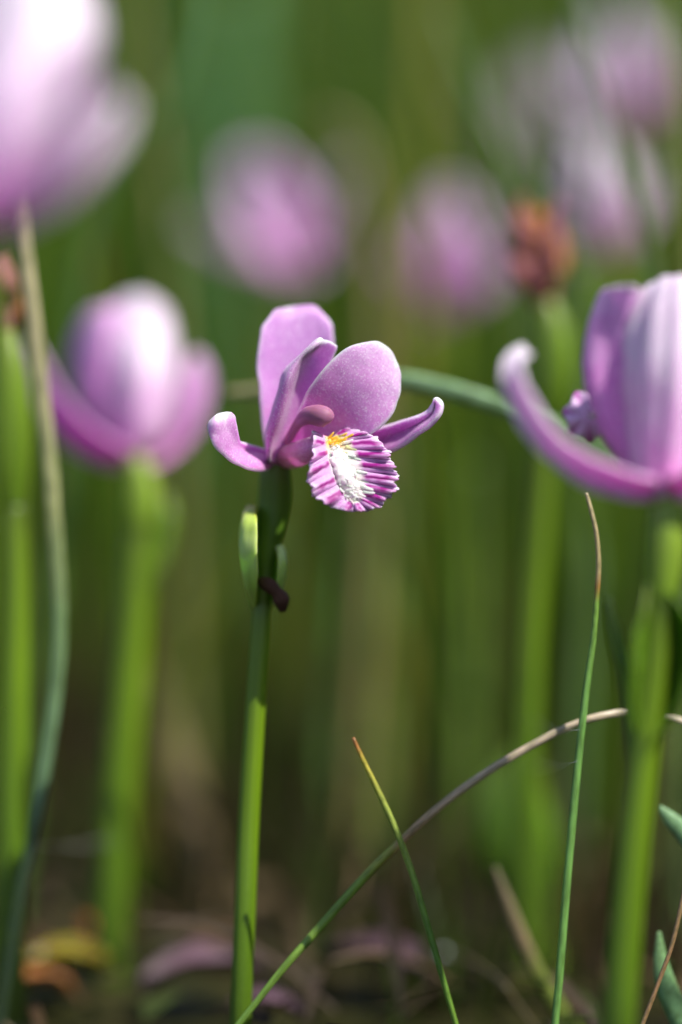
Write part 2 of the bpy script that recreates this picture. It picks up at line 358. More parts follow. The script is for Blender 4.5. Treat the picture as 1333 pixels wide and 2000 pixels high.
petal('petal', [[(558, 880, 12), (565, 883, 13), (572, 886, 13), (580, 890, 13), (588, 893, 12)],
                [(578, 815, 7.5), (598, 830, 8.5), (618, 845, 9), (640, 857, 8.5), (664, 866, 7.5)],
                [(605, 758, 4), (640, 776, 5), (668, 795, 5.6), (697, 818, 5.4), (728, 846, 4.5)],
                [(638, 714, 3), (675, 735, 4), (708, 755, 4.5), (735, 782, 4.6), (762, 815, 4)],
                [(670, 685, 3.2), (706, 703, 4.2), (735, 722, 4.8), (758, 747, 5), (779, 780, 4.6)],
                [(700, 671, 4.2), (728, 681, 5), (750, 697, 5.5), (769, 718, 5.7), (784, 746, 5.6)],
                [(724, 668, 5.4), (740, 671, 6.0), (754, 679, 6.4), (767, 692, 6.6), (778, 712, 6.6)]], D, 0.0005, M['petal'], orch, nr=56, nc=44, seed=3, amp=0.0005, sc=140)
petal('sepal', [[(528, 880, 13), (530, 893, 14), (530, 905, 12), (525, 918, 10)],
                [(495, 870, 9), (500, 885, 10), (503, 901, 7), (500, 920, 5)],
                [(472, 862, 6), (474, 878, 7), (470, 894, 4), (460, 907, 2)],
                [(462, 845, 4), (457, 862, 4), (446, 876, 2), (433, 886, 0)],
                [(460, 825, 3), (447, 840, 2), (431, 850, 0), (415, 862, -1)],
                [(459, 813, 3), (444, 818, 1), (424, 826, -1), (405, 838, 0)],
                [(451, 807, 4), (440, 805, 2), (426, 809, 1), (412, 821, 2)]], D, 0.0008, M['sepal'], orch, nr=40, nc=20, seed=4, amp=0.0004, sc=300)
petal('sepal', [[(685, 848, 12), (688, 870, 13), (690, 892, 12)],
                [(730, 838, 9), (736, 862, 10), (745, 889, 8)],
                [(772, 826, 7), (780, 846, 8), (787, 869, 6)],
                [(815, 812, 5), (823, 827, 6), (829, 843, 4)],
                [(840, 798, 4), (847, 808, 4.6), (853, 820, 3)],
                [(846, 783, 4), (855, 785, 4), (864, 795, 3)],
                [(850, 776, 4), (856, 775, 4), (862, 780, 3.5)]], D, 0.0010, M['sepal'], orch, nr=40, nc=18, seed=5, amp=0.0002, sc=300)
tube('column', [S(546, 893, 13), S(562, 862, 10.5), S(582, 828, 7), S(602, 812, 4.5), S(625, 812, 2.8), S(641, 818, 2.5), S(646, 822, 2.6)],
     [9 * k, 9 * k, 10 * k, 17 * k, 21 * k, 18 * k, 6 * k], M['column'], orch, n=30, sides=18)

def build_lip():
    # margin of the blade (px, py, mm) from the throat round the tip to the throat again, and the crest point each one fans out from
    mar = [(606, 868, 6, 0.0), (611, 842, 3, 0.0), (613, 868, 0, .1), (607, 897, -1.5, .25), (603, 925, -2, .4), (610, 952, -2, .6), (622, 974, -2, .75), (653, 990, -1.8, .9), (682, 997, -1.2, 1),
           (706, 998, -1, 1), (732, 992, -1, .95), (752, 978, -.6, .85), (764, 962, -.2, .75), (769, 945, 0, .65), (769, 918, .5, .5), (760, 895, 1.4, .35), (750, 875, 2.2, .22), (726, 852, 3.6, .1), (700, 842, 5, 0.03), (670, 836, 6.5, 0.0)]
    spine = np.array([(646, 858, 6.0), (652, 880, 4.2), (664, 910, 2.6), (678, 945, 1.2), (692, 975, 0.4)])
    nt_, ns = 330, 40
    mm = cr(np.array(mar), nt_); w = np.clip(mm[:, 3], 0, 1)
    sp = cr(spine, 101); ctr = sp[(w * 100).astype(int)]
    s = np.linspace(0, 1, ns)
    t = np.linspace(0, 1, nt_); K = 17
    ph = t * K * 2 * math.pi + 1.3 * np.sin(t * 9) + np.array([2.6 * noise.noise(Vector((x * 11, 9, 2))) for x in t])
    ruff = (np.sin(ph) + 0.45 * np.sin(2.3 * ph + 1)) * np.array([0.75 + 0.9 * noise.noise(Vector((x * 13, 1, 6))) for x in t])
    tooth = 0.030 * np.sin(ph + 0.6) + 0.030 * np.abs(np.sin(ph * 1.5)) + 0.025 * rng.standard_normal(nt_).cumsum().clip(-1, 1)
    tooth = np.convolve(tooth, [.2, .6, .2], 'same') * 1.2 + np.array([0.09 * noise.noise(Vector((x * 16, 4, 1))) + 0.06 * noise.noise(Vector((x * 45, 2, 7))) + 0.05 * noise.noise(Vector((x * 130, 5, 7))) for x in t])
    P = np.zeros((nt_, ns, 3)); C = np.zeros((nt_, ns, 3))
    for i in range(nt_):
        for j in range(ns):
            a = s[j] * (1 + tooth[i] * s[j] ** 4)
            q = ctr[i] * (1 - a) + mm[i, :3] * a
            dz = -1.1 * math.sin(a * math.pi * 0.5) * (1 - a) * 1.2           # blade swells towards the viewer
            dz += ruff[i] * 1.0 * s[j] ** 2.2
            P[i, j] = at(q[0], q[1], D + (q[2] + dz) * 1e-3)
            wob = noise.noise(Vector((t[i] * 34, s[j] * 5, 3))); wob2 = noise.noise(Vector((t[i] * 60, s[j] * 9, 8)))
            vein = max(0.0, -math.sin(ph[i] - 0.5 + 0.9 * wob)) ** 1.7
            wob3 = noise.noise(Vector((t[i] * 50, s[j] * 4, 21)))
            vein = min(1, max(0, vein * (1.25 + 1.5 * wob3) + 0.35 * max(0, wob2)))
            white = np.array([0.74, 0.66, 0.66]); pink = np.array([0.60, 0.33, 0.60]); mag = np.array([0.28, 0.008, 0.20]); rim = np.array([0.72, 0.56, 0.75]); yel = np.array([0.85, 0.60, 0.05])
            side = 0.24 if mm[i, 0] < 650 else 0.36
            f = np.clip((s[j] - side) / 0.10, 0, 1)
            c = white * (1 - f) + (pink * (1 - vein) + mag * vein) * f
            e = np.clip((s[j] - 0.84) / 0.12, 0, 1) * (0.8 if vein < .6 else 0.4)
            c = c * (1 - e) + rim * e
            yl = np.clip(1 - abs(w[i] - 0.08) / 0.2, 0, 1) * np.clip(1 - (s[j] - .25) / .2, 0, 1)
            c = c * (1 - yl) + yel * yl
            C[i, j] = c
    mb = MB(); sheet(mb, P, 0.00035, C); lip = mb.build('lip', M['lip'], orch)
    cm = MB(); tube_into(cm, [S(x, y, z) for x, y, z in ((646, 872, 4.8), (652, 888, 3.4), (662, 908, 2.4), (675, 936, 1.4), (687, 962, .6), (696, 984, .2))],
                         [8 * k, 18 * k, 22 * k, 24 * k, 18 * k, 6 * k], n=60, sides=32, col=(0.76, 0.70, 0.69))
    cm.v = [np.array([p + 0.00045 * np.array(noise.noise_vector(Vector(p * 1500))) for p in a]) for a in cm.v]
    cm.build('crest', M['beard'], lip)
    # beard: soft fingers standing on the crest, yellow in the throat, white towards the tip
    def cone(name, col):
        b = MB(); L = 1.0
        tube_into(b, [(0, 0, 0), (0, 0, .35), (.05, 0, .7), (.16, 0, .95), (.2, 0, 1.02)], [.30, .27, .22, .15, .05], n=8, sides=7, col=col)
        o = b.build(name, M['beard']); me = o.data; bpy.data.objects.remove(o); return me
    mw = cone('beard_white', (0.78, 0.74, 0.73)); my = cone('beard_yellow', (0.80, 0.46, 0.02)); mc = cone('beard_cream', (0.80, 0.68, 0.30))
    r2 = random.Random(5)
    for i in range(13):
        wq = 0.03 + 0.90 * i / 12
        c0 = sp[int(wq * 100)]
        half = 16 + 22 * math.sin(min(1, wq * 1.3) * math.pi * 0.75)
        for j in range(7):
            u = (j - 2.7) / 3.2 + r2.uniform(-.12, .12)
            x = c0[0] + u * half + r2.uniform(-2, 2); y = c0[1] + r2.uniform(-5, 5) - abs(u) * 4
            z = c0[2] - 0.5 - 1.25 * (1 - abs(u)) + 0.3 * r2.random()
            me = my if wq < .16 else (mc if wq < .3 and r2.random() < .7 else mw)
            o = bpy.data.objects.new('beard_hair', me); COL.objects.link(o); o.parent = lip
            o.location = Vector(S(x, y, z)) - Vector(base_main)
            dirv = Vector((0.75 + 0.45 * u + r2.uniform(-.2, .2), -0.62, -0.35 + r2.uniform(-.2, .25) + (0.75 if wq < .25 else 0)))
            o.rotation_euler = dirv.to_track_quat('Z', 'X').to_euler()
            q = (r2.uniform(11, 17) + (6 if u > .5 else 0)) * k
            o.scale = (q * 0.6, q * 0.6, q * 1.1)
    return lip
lip = build_lip()
# claw of the lip running from the base of the flower into the throat
petal('lip_claw', [[(528, 884, 12), (538, 896, 11), (548, 912, 12), (556, 916, 14)],
                   [(556, 872, 9.5), (566, 890, 8), (574, 911, 9.5), (582, 912, 12)],
                   [(586, 862, 7), (594, 880, 5.5), (600, 902, 7), (608, 898, 10)],
                   [(614, 852, 5.5), (620, 868, 4.6), (624, 886, 5.5), (632, 880, 8)]], D, 0.0005,
      petal_mat('lip_claw', [(0.0, (0.58, 0.20, 0.34)), (0.5, (0.62, 0.30, 0.48)), (1.0, (0.66, 0.32, 0.60))], vein=0.5), orch, nr=20, nc=20)

# ------------------------------------------------------------------ orchid seen from behind, left (behind the focus)
def strip(name, pts, widths, D0, thick, mat, parent, twist=(0.0, 0.0), cup=1.2, **kw):
    """narrow sepal: centre line of (px, py, mm), full widths in px; cross-section cupped by `cup` mm, edge rolled in depth by twist"""
    P = np.array(pts, float); T = np.gradient(P[:, :2], axis=0); T /= np.linalg.norm(T, axis=1, keepdims=True)
    rows = []
    for i, (p, w) in enumerate(zip(P, widths)):
        nx, ny = -T[i][1], T[i][0]; tw = twist[0] + (twist[1] - twist[0]) * i / (len(P) - 1)
        r = []
        for u in (-1, -.5, 0, .5, 1):
            h = w / 2 * u
            r.append((p[0] + nx * h, p[1] + ny * h, p[2] + tw * u + cup * (u * u)))
        rows.append(r)
    return petal(name, rows, D0, thick, mat, parent, **kw)

def plant(name, base_px, D0, label, cat='orchid', group=None):
    b = at(base_px[0], base_px[1], D0); b[2] = 0
    return empty(name, b, label, cat, group), b

DL = 0.462; kl = DL / FPX
def shr(rows): return [[(250 + (x - 252) * .96, 905 + (y - 905) * .95, z) for x, y, z in r] for r in rows]
def shp(pts): return shr([pts])[0]
pl, b = plant('orchid_plant', (214, 1850), DL, 'pale pink orchid seen from behind, beside the drooping tan grass blade')
def SL(x, y, z=0): return at(x, y, DL + z * 1e-3)
tube('stem', [ground_at(b), SL(216, 1800), SL(232, 1550), SL(252, 1330), SL(268, 1120), SL(275, 1020)], [33 * kl, 33 * kl, 34 * kl, 34 * kl, 32 * kl, 28 * kl], M['stem'], pl, sides=18)
tube('ovary', [SL(274, 1030), SL(276, 990), SL(275, 950), SL(270, 915), SL(262, 895)], [29 * kl, 33 * kl, 32 * kl, 27 * kl, 20 * kl], M['ovary_light'], pl, sides=18, n=24)
strip('bract', [(285, 1150, -2), (312, 1080, -1), (326, 1010, 0), (322, 960, 2)], [26, 36, 28, 8], DL, 0.0004, M['leaf'], pl, cup=2.5)
petal('sepal', shr([row(905, [238, 246, 256, 266, 276], [3, 1, 0, 1, 3]), row(855, [214, 240, 268, 298, 322], [6, 1.5, -1, 0, 4]), row(780, [196, 230, 270, 312, 345], [8, 2.5, -1, 0, 5]),
                row(700, [190, 228, 272, 316, 352], [11, 5, 1, 2, 7]), row(630, [196, 230, 272, 312, 345], [14, 9, 6, 6.5, 11]), row([588, 578, 573, 577, 588], [218, 242, 274, 304, 328], [16, 13, 11, 11.5, 15]),
                row([570, 562, 558, 561, 569], [242, 256, 275, 292, 308], [18, 16, 15, 15, 17])]), DL, 0.0006, M['petal_pale_sunlit'], pl, seed=7)
petal('petal', shr([row(905, [232, 240, 250, 258, 266], [5, 4, 4, 5, 6]), row(860, [185, 205, 235, 262, 285], [9, 6, 5, 7, 10]), row(790, [145, 175, 215, 255, 285], [12, 7, 5.5, 8, 12]),
                row(710, [135, 168, 210, 250, 280], [13, 8, 6, 8, 12]), row(645, [142, 170, 208, 245, 272], [13, 9, 7, 9, 12]), row([605, 597, 592, 594, 602], [165, 183, 208, 234, 254], [12, 9, 8, 9, 11]),
                row([586, 582, 580, 581, 586], [186, 196, 208, 222, 234], [11, 10, 9, 10, 11])]), DL, 0.0006, M['petal_deep_shaded'], pl, seed=8)
petal('petal', shr([row(905, [244, 254, 262, 270, 280], [6, 5, 5, 6, 7]), row(850, [270, 288, 305, 322, 338], [14, 11, 10, 10, 12]), row(770, [275, 300, 322, 342, 358], [18, 14, 12, 12, 15]),
                row(690, [270, 298, 320, 340, 354], [20, 16, 14, 14, 17]), row(630, [272, 292, 308, 322, 334], [20, 17, 15, 16, 18])]), DL, 0.0006, M['petal_deep_shaded'], pl, seed=9)
strip('sepal', shp([(250, 895, 2), (205, 882, 0), (150, 848, -2), (105, 795, -4), (78, 735, -5), (62, 690, -5), (55, 655, -4)]), [40, 58, 62, 60, 52, 40, 18], DL, 0.0008, M['petal_deep_shaded'], pl, cup=-2.0, twist=(-2, -4), seed=3)
strip('sepal', shp([(265, 897, 4), (310, 880, 6), (355, 838, 8), (384, 785, 9), (395, 735, 10), (393, 700, 10), (386, 682, 10)]), [40, 56, 62, 58, 48, 34, 14], DL, 0.0008, M['petal_deep_shaded'], pl, cup=-2.0, twist=(2, 4), seed=4)

# ------------------------------------------------------------------ orchid in front on the right
DR = 0.360; kr = DR / FPX
pr, b = plant('orchid_plant', (1200, 2190), DR, 'large pale lilac orchid seen from behind with one long curved sepal and ribbed hood')
def SR(x, y, z=0): return at(x, y, DR + z * 1e-3)
tube('stem', [ground_at(b), SR(1207, 2050), SR(1216, 1900), SR(1238, 1650), SR(1262, 1450), SR(1282, 1280), SR(1296, 1150)], [36 * kr, 34 * kr, 33 * kr, 31 * kr, 28 * kr, 27 * kr, 25 * kr], M['stem'], pr, n=60, sides=20)
tube('ovary', [SR(1294, 1175), SR(1300, 1120), SR(1304, 1060), SR(1303, 1010), SR(1298, 970)], [25 * kr, 32 * kr, 35 * kr, 31 * kr, 22 * kr], M['ovary_light'], pr, n=24, sides=18)
strip('bract', [(1262, 1440, 3), (1286, 1350, 2), (1300, 1260, 2), (1292, 1190, 3), (1270, 1140, 5)], [40, 105, 120, 80, 12], DR, 0.0005, M['leaf'], pr, cup=-6.0, seed=2)
strip('bract', [(1248, 1560, 0), (1236, 1450, 0), (1222, 1330, 1), (1204, 1240, 3), (1186, 1170, 5)], [20, 30, 34, 24, 6], DR, 0.0004, M['leaf'], pr, cup=2.0, seed=3)
petal('sepal', [row(978, [1262, 1276, 1292, 1308, 1322], [4, 1, 0, 1, 4]), row(910, [1240, 1268, 1300, 1335, 1362], [6, 1, -1, 1, 6]), row(810, [1226, 1262, 1310, 1360, 1398], [9, 2, -2, 2, 9]),
                row(710, [1222, 1262, 1316, 1370, 1412], [8, 3, -1, 3, 8]), row(630, [1228, 1268, 1320, 1372, 1410], [8.5, 4.5, 1.5, 4, 8.5]), row([572, 558, 553, 558, 572], [1252, 1284, 1322, 1362, 1392], [8.5, 6.5, 4.5, 6.5, 8.5]),
                row([552, 545, 540, 545, 552], [1282, 1302, 1324, 1346, 1364], [9.5, 8.5, 7.5, 8.5, 9.5])], DR, 0.0007, M['petal_pale_sunlit'], pr, nr=50, nc=60, seed=5, ribs=4, rib_amp=0.0005)
petal('petal', [row(972, [1256, 1264, 1276, 1288, 1300], [6, 5, 5, 6, 7]), row(900, [1208, 1228, 1252, 1278, 1300], [10, 7, 6, 8, 11]), row(810, [1160, 1190, 1225, 1258, 1285], [11, 8.5, 8, 9, 10.5]),
                row(720, [1141, 1172, 1212, 1250, 1280], [11, 9, 8.2, 9.5, 11]), row(640, [1148, 1176, 1212, 1250, 1276], [11, 9, 8, 9.5, 11]), row([588, 574, 566, 566, 578], [1168, 1188, 1214, 1242, 1264], [12, 9, 7, 7, 9]),
                row([570, 561, 556, 557, 565], [1186, 1199, 1214, 1232, 1246], [10, 8, 7, 6, 7])], DR, 0.0006, M['petal_deep_shaded'], pr, nr=50, nc=40, seed=6, ribs=2, rib_amp=0.0005)
petal('petal', [row(972, [1290, 1300, 1312, 1324, 1334], [6, 5, 5, 6, 7]), row(880, [1310, 1345, 1380, 1410, 1430], [10, 8, 8, 8, 10]), row(760, [1330, 1375, 1420, 1455, 1475], [11, 9, 8, 9, 11]),
                row(650, [1340, 1385, 1425, 1455, 1470], [11, 9, 8, 9, 11]), row([590, 578, 574, 578, 590], [1372, 1398, 1422, 1442, 1455], [11, 9, 9, 9, 11])], DR, 0.0006, M['petal_deep_shaded'], pr, seed=8)
strip('sepal', [(1280, 958, 1), (1225, 948, -1), (1150, 922, -3), (1080, 872, -4), (1030, 805, -4), (1001, 740, -3), (1004, 700, -1), (1030, 684, 1)], [46, 58, 58, 54, 50, 44, 36, 22], DR, 0.0008, M['petal_pale_sunlit'], pr, cup=-2.2, twist=(-2, -2), seed=6, nr=60)
strip('sepal', [(1310, 958, 1), (1360, 945, -1), (1430, 910, -2), (1490, 850, -3), (1530, 780, -3), (1545, 720, -2)], [46, 62, 64, 58, 48, 18], DR, 0.0010, M['petal_pale_sunlit'], pr, cup=-2.2, twist=(2, 2), seed=7)
# frilled edge of its lip peeping past the hood
def small_lip(parent, cx, cy, D0, rx, ry, z, seed):
    n, m = 90, 14; P = np.zeros((n, m, 3)); C = np.zeros((n, m, 3))
    for i in range(n):
        a = -2.6 + 5.2 * i / (n - 1); ph = a * 7 + seed
        for j in range(m):
            s = j / (m - 1); rr = s * (1 + 0.10 * math.sin(ph) * s)
            P[i, j] = at(cx - rx * rr * math.cos(a), cy - ry * rr * math.sin(a), D0 + (z + 2.0 * s * s + 0.8 * s * s * math.sin(ph)) * 1e-3)
            v = max(0, math.sin(ph)) * s
            C[i, j] = np.array([.74, .52, .76]) * (1 - v) + np.array([.45, .05, .36]) * v
    mb = MB(); sheet(mb, P, 0.0004, C); return mb.build('lip', M['lip'], parent)
small_lip(pr, 1150, 812, DR, 46, 48, 16, 0.5)

# ------------------------------------------------------------------ orchid towering very near at the upper left
DT = 0.300; kt = DT / FPX
pt, b = plant('orchid_plant', (-95, 2500), DT, 'huge blurred pink orchid, sunlit white painted into its petals, towering over the withered flower at left')
def ST(x, y, z=0): return at(x, y, DT + z * 1e-3)
tube('stem', [ground_at(b), ST(-95, 2000), ST(-80, 1500), ST(-65, 1000), ST(-55, 640)], [40 * kt, 38 * kt, 36 * kt, 34 * kt, 32 * kt], M['stem'], pt, sides=18)
tube('ovary', [ST(-56, 660), ST(-52, 580), ST(-48, 500), ST(-42, 440)], [32 * kt, 40 * kt, 40 * kt, 28 * kt], M['ovary_light'], pt, n=20, sides=16)
petal('sepal', [row([440, 435, 430, 425, 420], [-70, -55, -38, -20, -5], [3, 1, 0, 1, 3]), row([360, 350, 340, 330, 320], [-120, -70, -15, 40, 85], [7, 2, -1, 2, 7]), row([250, 235, 220, 205, 195], [-130, -65, 10, 85, 140], [10, 3, -2, 3, 9]),
                row([120, 105, 95, 90, 95], [-110, -40, 40, 120, 190], [14, 7, 2, 4, 9]), row([10, 0, -5, 0, 15], [-80, -15, 55, 130, 190], [17, 11, 7, 8, 12]), row([-60, -75, -80, -70, -50], [-40, 5, 58, 112, 155], [19, 15, 13, 14, 16]),
                row([-95, -105, -108, -104, -95], [0, 28, 58, 90, 115], [21, 19, 18, 18, 19])], DT, 0.0007, M['petal_white_sunlit'], pt, seed=3)
petal('petal', [row([445, 440, 435, 430, 425], [-60, -48, -32, -16, -2], [5, 4, 4, 5, 6]), row([330, 320, 310, 300, 290], [-40, 0, 45, 85, 115], [10, 7, 6, 8, 11]), row([190, 180, 170, 165, 165], [-30, 25, 85, 140, 178], [13, 9, 8, 10, 13]),
                row([80, 65, 55, 50, 55], [0, 50, 105, 155, 190], [14, 10, 9, 11, 13]), row([-10, -25, -30, -28, -18], [40, 75, 115, 150, 172], [13, 11, 10, 11, 12])], DT, 0.0006, M['petal_deep_shaded'], pt, seed=4)
strip('sepal', [(-40, 430, 0), (20, 395, -2), (95, 345, -3), (150, 295, -4), (196, 245, -3), (224, 208, -2), (234, 186, -1)], [60, 96, 108, 100, 82, 60, 26], DT, 0.0010, M['petal_white_sunlit'], pt, cup=-2.5, twist=(2, 3), seed=5)
strip('sepal', [(-60, 430, 0), (-130, 400, -2), (-220, 340, -3), (-290, 250, -3), (-310, 170, -2)], [60, 90, 96, 70, 22], DT, 0.0010, M['petal_white_sunlit'], pt, cup=-2.5, twist=(-2, -3), seed=6)
petal('petal', [row([445, 440, 435, 430], [-90, -75, -60, -45], [5, 4, 4, 5]), row([300, 290, 290, 300], [-190, -140, -90, -40], [11, 8, 8, 11]), row([130, 115, 115, 130], [-200, -140, -80, -30], [13, 10, 10, 13]), row([20, 5, 5, 20], [-160, -120, -80, -45], [13, 11, 11, 13])], DT, 0.0006, M['petal_deep_shaded'], pt, seed=9)

# ------------------------------------------------------------------ orchids farther back: one flower pattern, bent and turned for each
def far_orchid(px, py, d, size, yaw, lean, label, leanx=0.0, seed=0, open_=1.0, matA='petal_deep_shaded', matB='petal_pale_sunlit', tilt=0.0):
    """(px, py) = base of the flower; size = hood length in metres"""
    top = at(px, py, d); base = np.array([top[0] + lean, top[1] + 0.004, 0.0]); base[2] = bank(base[0], base[1])
    root = empty('orchid_plant', base, label, 'orchid')
    mid = (top + base) / 2 + np.array([lean * -0.15, 0, 0])
    r = 0.0014
    ov = top + np.array([0, 0, -0.013])
    low = base.copy(); low[2] -= 0.004
    tube('stem', [low, base * .6 + mid * .4, mid, (mid + ov) / 2, ov], [r * 1.1, r, r, r * .95, r * .9], M['stem'], root, n=24, sides=12)
    tube('ovary', [ov + (ov - top) * .1, ov * .6 + top * .4, top * .7 + ov * .3, top], [r * .9, r * 1.3, r * 1.3, r * .9], M['ovary_light'], root, n=12, sides=12)
    Rm = Matrix.Rotation(tilt, 3, 'Y') @ Matrix.Rotation(yaw, 3, 'Z')
    r3 = random.Random(seed)
    def place(az, rise, length, width, cup, curl, mat, nm):
        rows = []
        for i in range(7):
            t = i / 6; el = math.radians(rise + curl * t)
            w = width * (0.12 + math.sin(min(1, t * 0.92 + 0.08) * math.pi) ** 0.7) if i < 6 else width * 0.25
            out = length * t * math.cos(el); up = length * t * math.sin(el)
            rr = []
            for u in (-1, -.5, 0, .5, 1):
                x = out - cup * width * u * u * (0.3 + t); y = w / 2 * u
                p = Vector((x * math.cos(az) - y * math.sin(az), x * math.sin(az) + y * math.cos(az), up))
                p = Rm @ p; rr.append(top + np.array(p))
            rows.append(rr)
        petal(nm, np.array(rows), 0, 0.0006, M[mat], root, nr=20, nc=14, seed=seed, amp=0.0005)
    L = size
    place(math.radians(0), 78 * open_, L, L * .58, .28, 6, matA, 'sepal')
    place(math.radians(42), 76 * open_, L * .95, L * .56, .25, 8, matB, 'petal')
    place(math.radians(-42), 76 * open_, L * .95, L * .56, .25, 8, matB, 'petal')
    place(math.radians(112 + r3.uniform(-8, 8)), 22, L * .95, L * .26, .2, 18, matB, 'sepal')
    place(math.radians(-112 + r3.uniform(-8, 8)), 22, L * .95, L * .26, .2, 18, matB, 'sepal')
    place(math.radians(180), 5, L * .85, L * .36, .2, -12, matA, 'lip')
    return root
far_orchid(570, 520, 0.640, 0.0280, math.radians(100), 0.004, 'blurred pink orchid leaning left, above and behind the sharp one', seed=1, tilt=math.radians(-20), open_=0.9)
far_orchid(862, 605, 0.620, 0.0265, math.radians(-80), 0.003, 'blurred deep pink orchid between the sharp orchid and the orange withered flower', seed=2, tilt=math.radians(6), matB='petal_deep_shaded')
far_orchid(1190, 488, 0.580, 0.0240, math.radians(-60), -0.004, 'blurred pale pink orchid just behind the orange withered flower', seed=3, matA='petal_pale_sunlit', tilt=math.radians(-6))
far_orchid(1225, 232, 0.700, 0.0260, math.radians(-110), 0.006, 'tall blurred pale orchid rising above the one behind the orange withered flower', seed=4, matA='petal_pale_sunlit', tilt=math.radians(-12))
far_orchid(1060, 290, 0.950, 0.0260, math.radians(-70), 0.004, 'faint greyish pink orchid farthest back among the grass stalks', seed=5)

# ------------------------------------------------------------------ plants gone over: withered flower on a green capsule
def spent(px_top, d, stem_pts, cap, crown, label, rs):
    kk = d / FPX
    b = at(stem_pts[0][0], stem_pts[0][1], d); b[2] = 0
    root = empty('spent_orchid', b, label, 'orchid')
    P = [ground_at(b)] + [at(x, y, d) for x, y in stem_pts[1:]]
    tube('stem', P, [rs * kk * (1 - 0.25 * i / len(P)) for i in range(len(P))], M['stem'], root, n=30, sides=14)
    tube('seed_capsule', [at(x, y, d) for x, y, w in cap], [w * kk for x, y, w in cap], M['capsule'], root, n=20, sides=16)
    r4 = random.Random(int(px_top[0]))
    for i, (pts, ws) in enumerate(crown):
        strip('withered_petal', pts, ws, d, 0.0005, M['wilted' if (i in (0, 2)) == (px_top[0] > 500) or i == 2 else 'wilted_pink'], root, cup=r4.uniform(1.5, 3.5), twist=(r4.uniform(-2, 2), r4.uniform(-3, 3)), nr=24, nc=12, amp=0.0022, sc=260, seed=i)
    return root
M['capsule'] = green_mat('capsule', [(0.0, (0.11, 0.20, 0.008)), (0.6, (0.15, 0.25, 0.006)), (1.0, (0.18, 0.24, 0.02))])
spent((1040, 470), 0.458, [(1022, 1870), (1026, 1600), (1036, 1300), (1056, 1000), (1072, 800)],
      [(1070, 820, 24), (1080, 760, 36), (1084, 690, 38), (1078, 630, 30), (1066, 585, 16)],
      [([(1066, 590, 0), (1050, 545, -2), (1040, 495, -3), (1046, 440, -2), (1052, 405, 0)], [24, 46, 66, 58, 24]),
       ([(1064, 590, 2), (1036, 540, 2), (1010, 490, 3), (1004, 455, 4)], [22, 40, 46, 20]),
       ([(1068, 588, 2), (1076, 540, 3), (1074, 480, 4), (1062, 430, 4)], [22, 46, 48, 20]),
       ([(1062, 590, -1), (1044, 560, -4), (1014, 525, -5), (990, 480, -4)], [20, 34, 30, 14]),
       ([(1060, 560, -2), (1066, 500, -5), (1080, 440, -4), (1092, 390, -3)], [18, 26, 22, 8]),
       ([(1050, 560, -2), (1024, 470, -5), (1016, 420, -4), (1022, 385, -3)], [18, 26, 22, 8])],
      'orange brown withered flower on a green capsule, behind the large ribbed orchid', 26)
spent((0, 580), 0.432, [(14, 1900), (20, 1700), (26, 1400), (30, 1150), (24, 980)],
      [(24, 1000, 26), (20, 900, 40), (18, 800, 43), (14, 710, 36), (6, 645, 18)],
      [([(6, 650, 0), (2, 600, -2), (-8, 550, -3), (-14, 500, -2)], [26, 56, 60, 22]),
       ([(4, 648, 2), (18, 605, 1), (14, 555, 0), (0, 510, 0)], [22, 36, 34, 16]),
       ([(4, 648, 1), (-26, 600, 2), (-44, 550, 2), (-50, 515, 2)], [22, 44, 40, 16])],
      'reddish withered flower on a thick green capsule beside the drooping tan grass blade', 34)

# ------------------------------------------------------------------ single grass blades that can be told apart
def blade(name, pts, wid, d, mat, label, cat='grass blade', flat=1.0, to_ground=True, n=60, sides=8):
    """pts of (px, py[, mm]) from the root upward"""
    P = [at(p[0], p[1], d + (p[2] if len(p) > 2 else 0) * 1e-3) for p in pts]
    w = [x / 2 * d / FPX for x in wid]
    if to_ground:
        g = P[0] + (P[0] - P[1]) * (P[0][2] + 0.003) / max(P[1][2] - P[0][2], 1e-4); g[2] = -0.003
        P = [g] + P; w = [w[0]] + w
    o = empty_mesh = tube(name, P, w, mat, None, n=n, sides=sides, flat=flat)
    return tag(o, label, cat)
GR = (0.13, 0.27, 0.04)
blade('grass_stalk', [(890, 1998), (862, 1900), (830, 1790), (805, 1705), (778, 1632), (745, 1558), (712, 1490), (690, 1441)], [11, 12, 13, 13, 13, 12, 10, 7], 0.386,
      blade_mat('blade_brown_tip', [(0.0, (0.20, 0.34, 0.04)), (0.30, (0.10, 0.22, 0.03)), (0.48, (0.22, 0.36, 0.06)), (0.72, (0.34, 0.40, 0.07)), (0.88, (0.50, 0.40, 0.05)), (0.95, (0.42, 0.17, 0.04)), (1.0, (0.30, 0.11, 0.04))]),
      'thin leaning grass blade with an orange brown broken tip, alone before the mud')
blade('grass_stalk', [(480, 1985, 4), (560, 1885, 4), (640, 1795, 5), (720, 1706, 5), (780, 1648, 5), (840, 1592, 5), (920, 1530, 6), (1010, 1473, 6), (1100, 1425, 6), (1170, 1400, 6), (1240, 1391, 8), (1310, 1401, 9), (1400, 1432, 10)],
      [13, 15, 17, 17, 16, 16, 16, 16, 15, 15, 14, 13, 9], 0.391,
      blade_mat('blade_arching', [(0.0, (0.16, 0.30, 0.05)), (0.30, (0.20, 0.32, 0.04)), (0.36, (0.34, 0.34, 0.06)), (0.385, (0.40, 0.24, 0.12)), (0.55, (0.56, 0.44, 0.31)), (1.0, (0.70, 0.58, 0.44))]),
      'long arching grass blade, green at the foot and dry tan along its arch', flat=0.6, n=90)
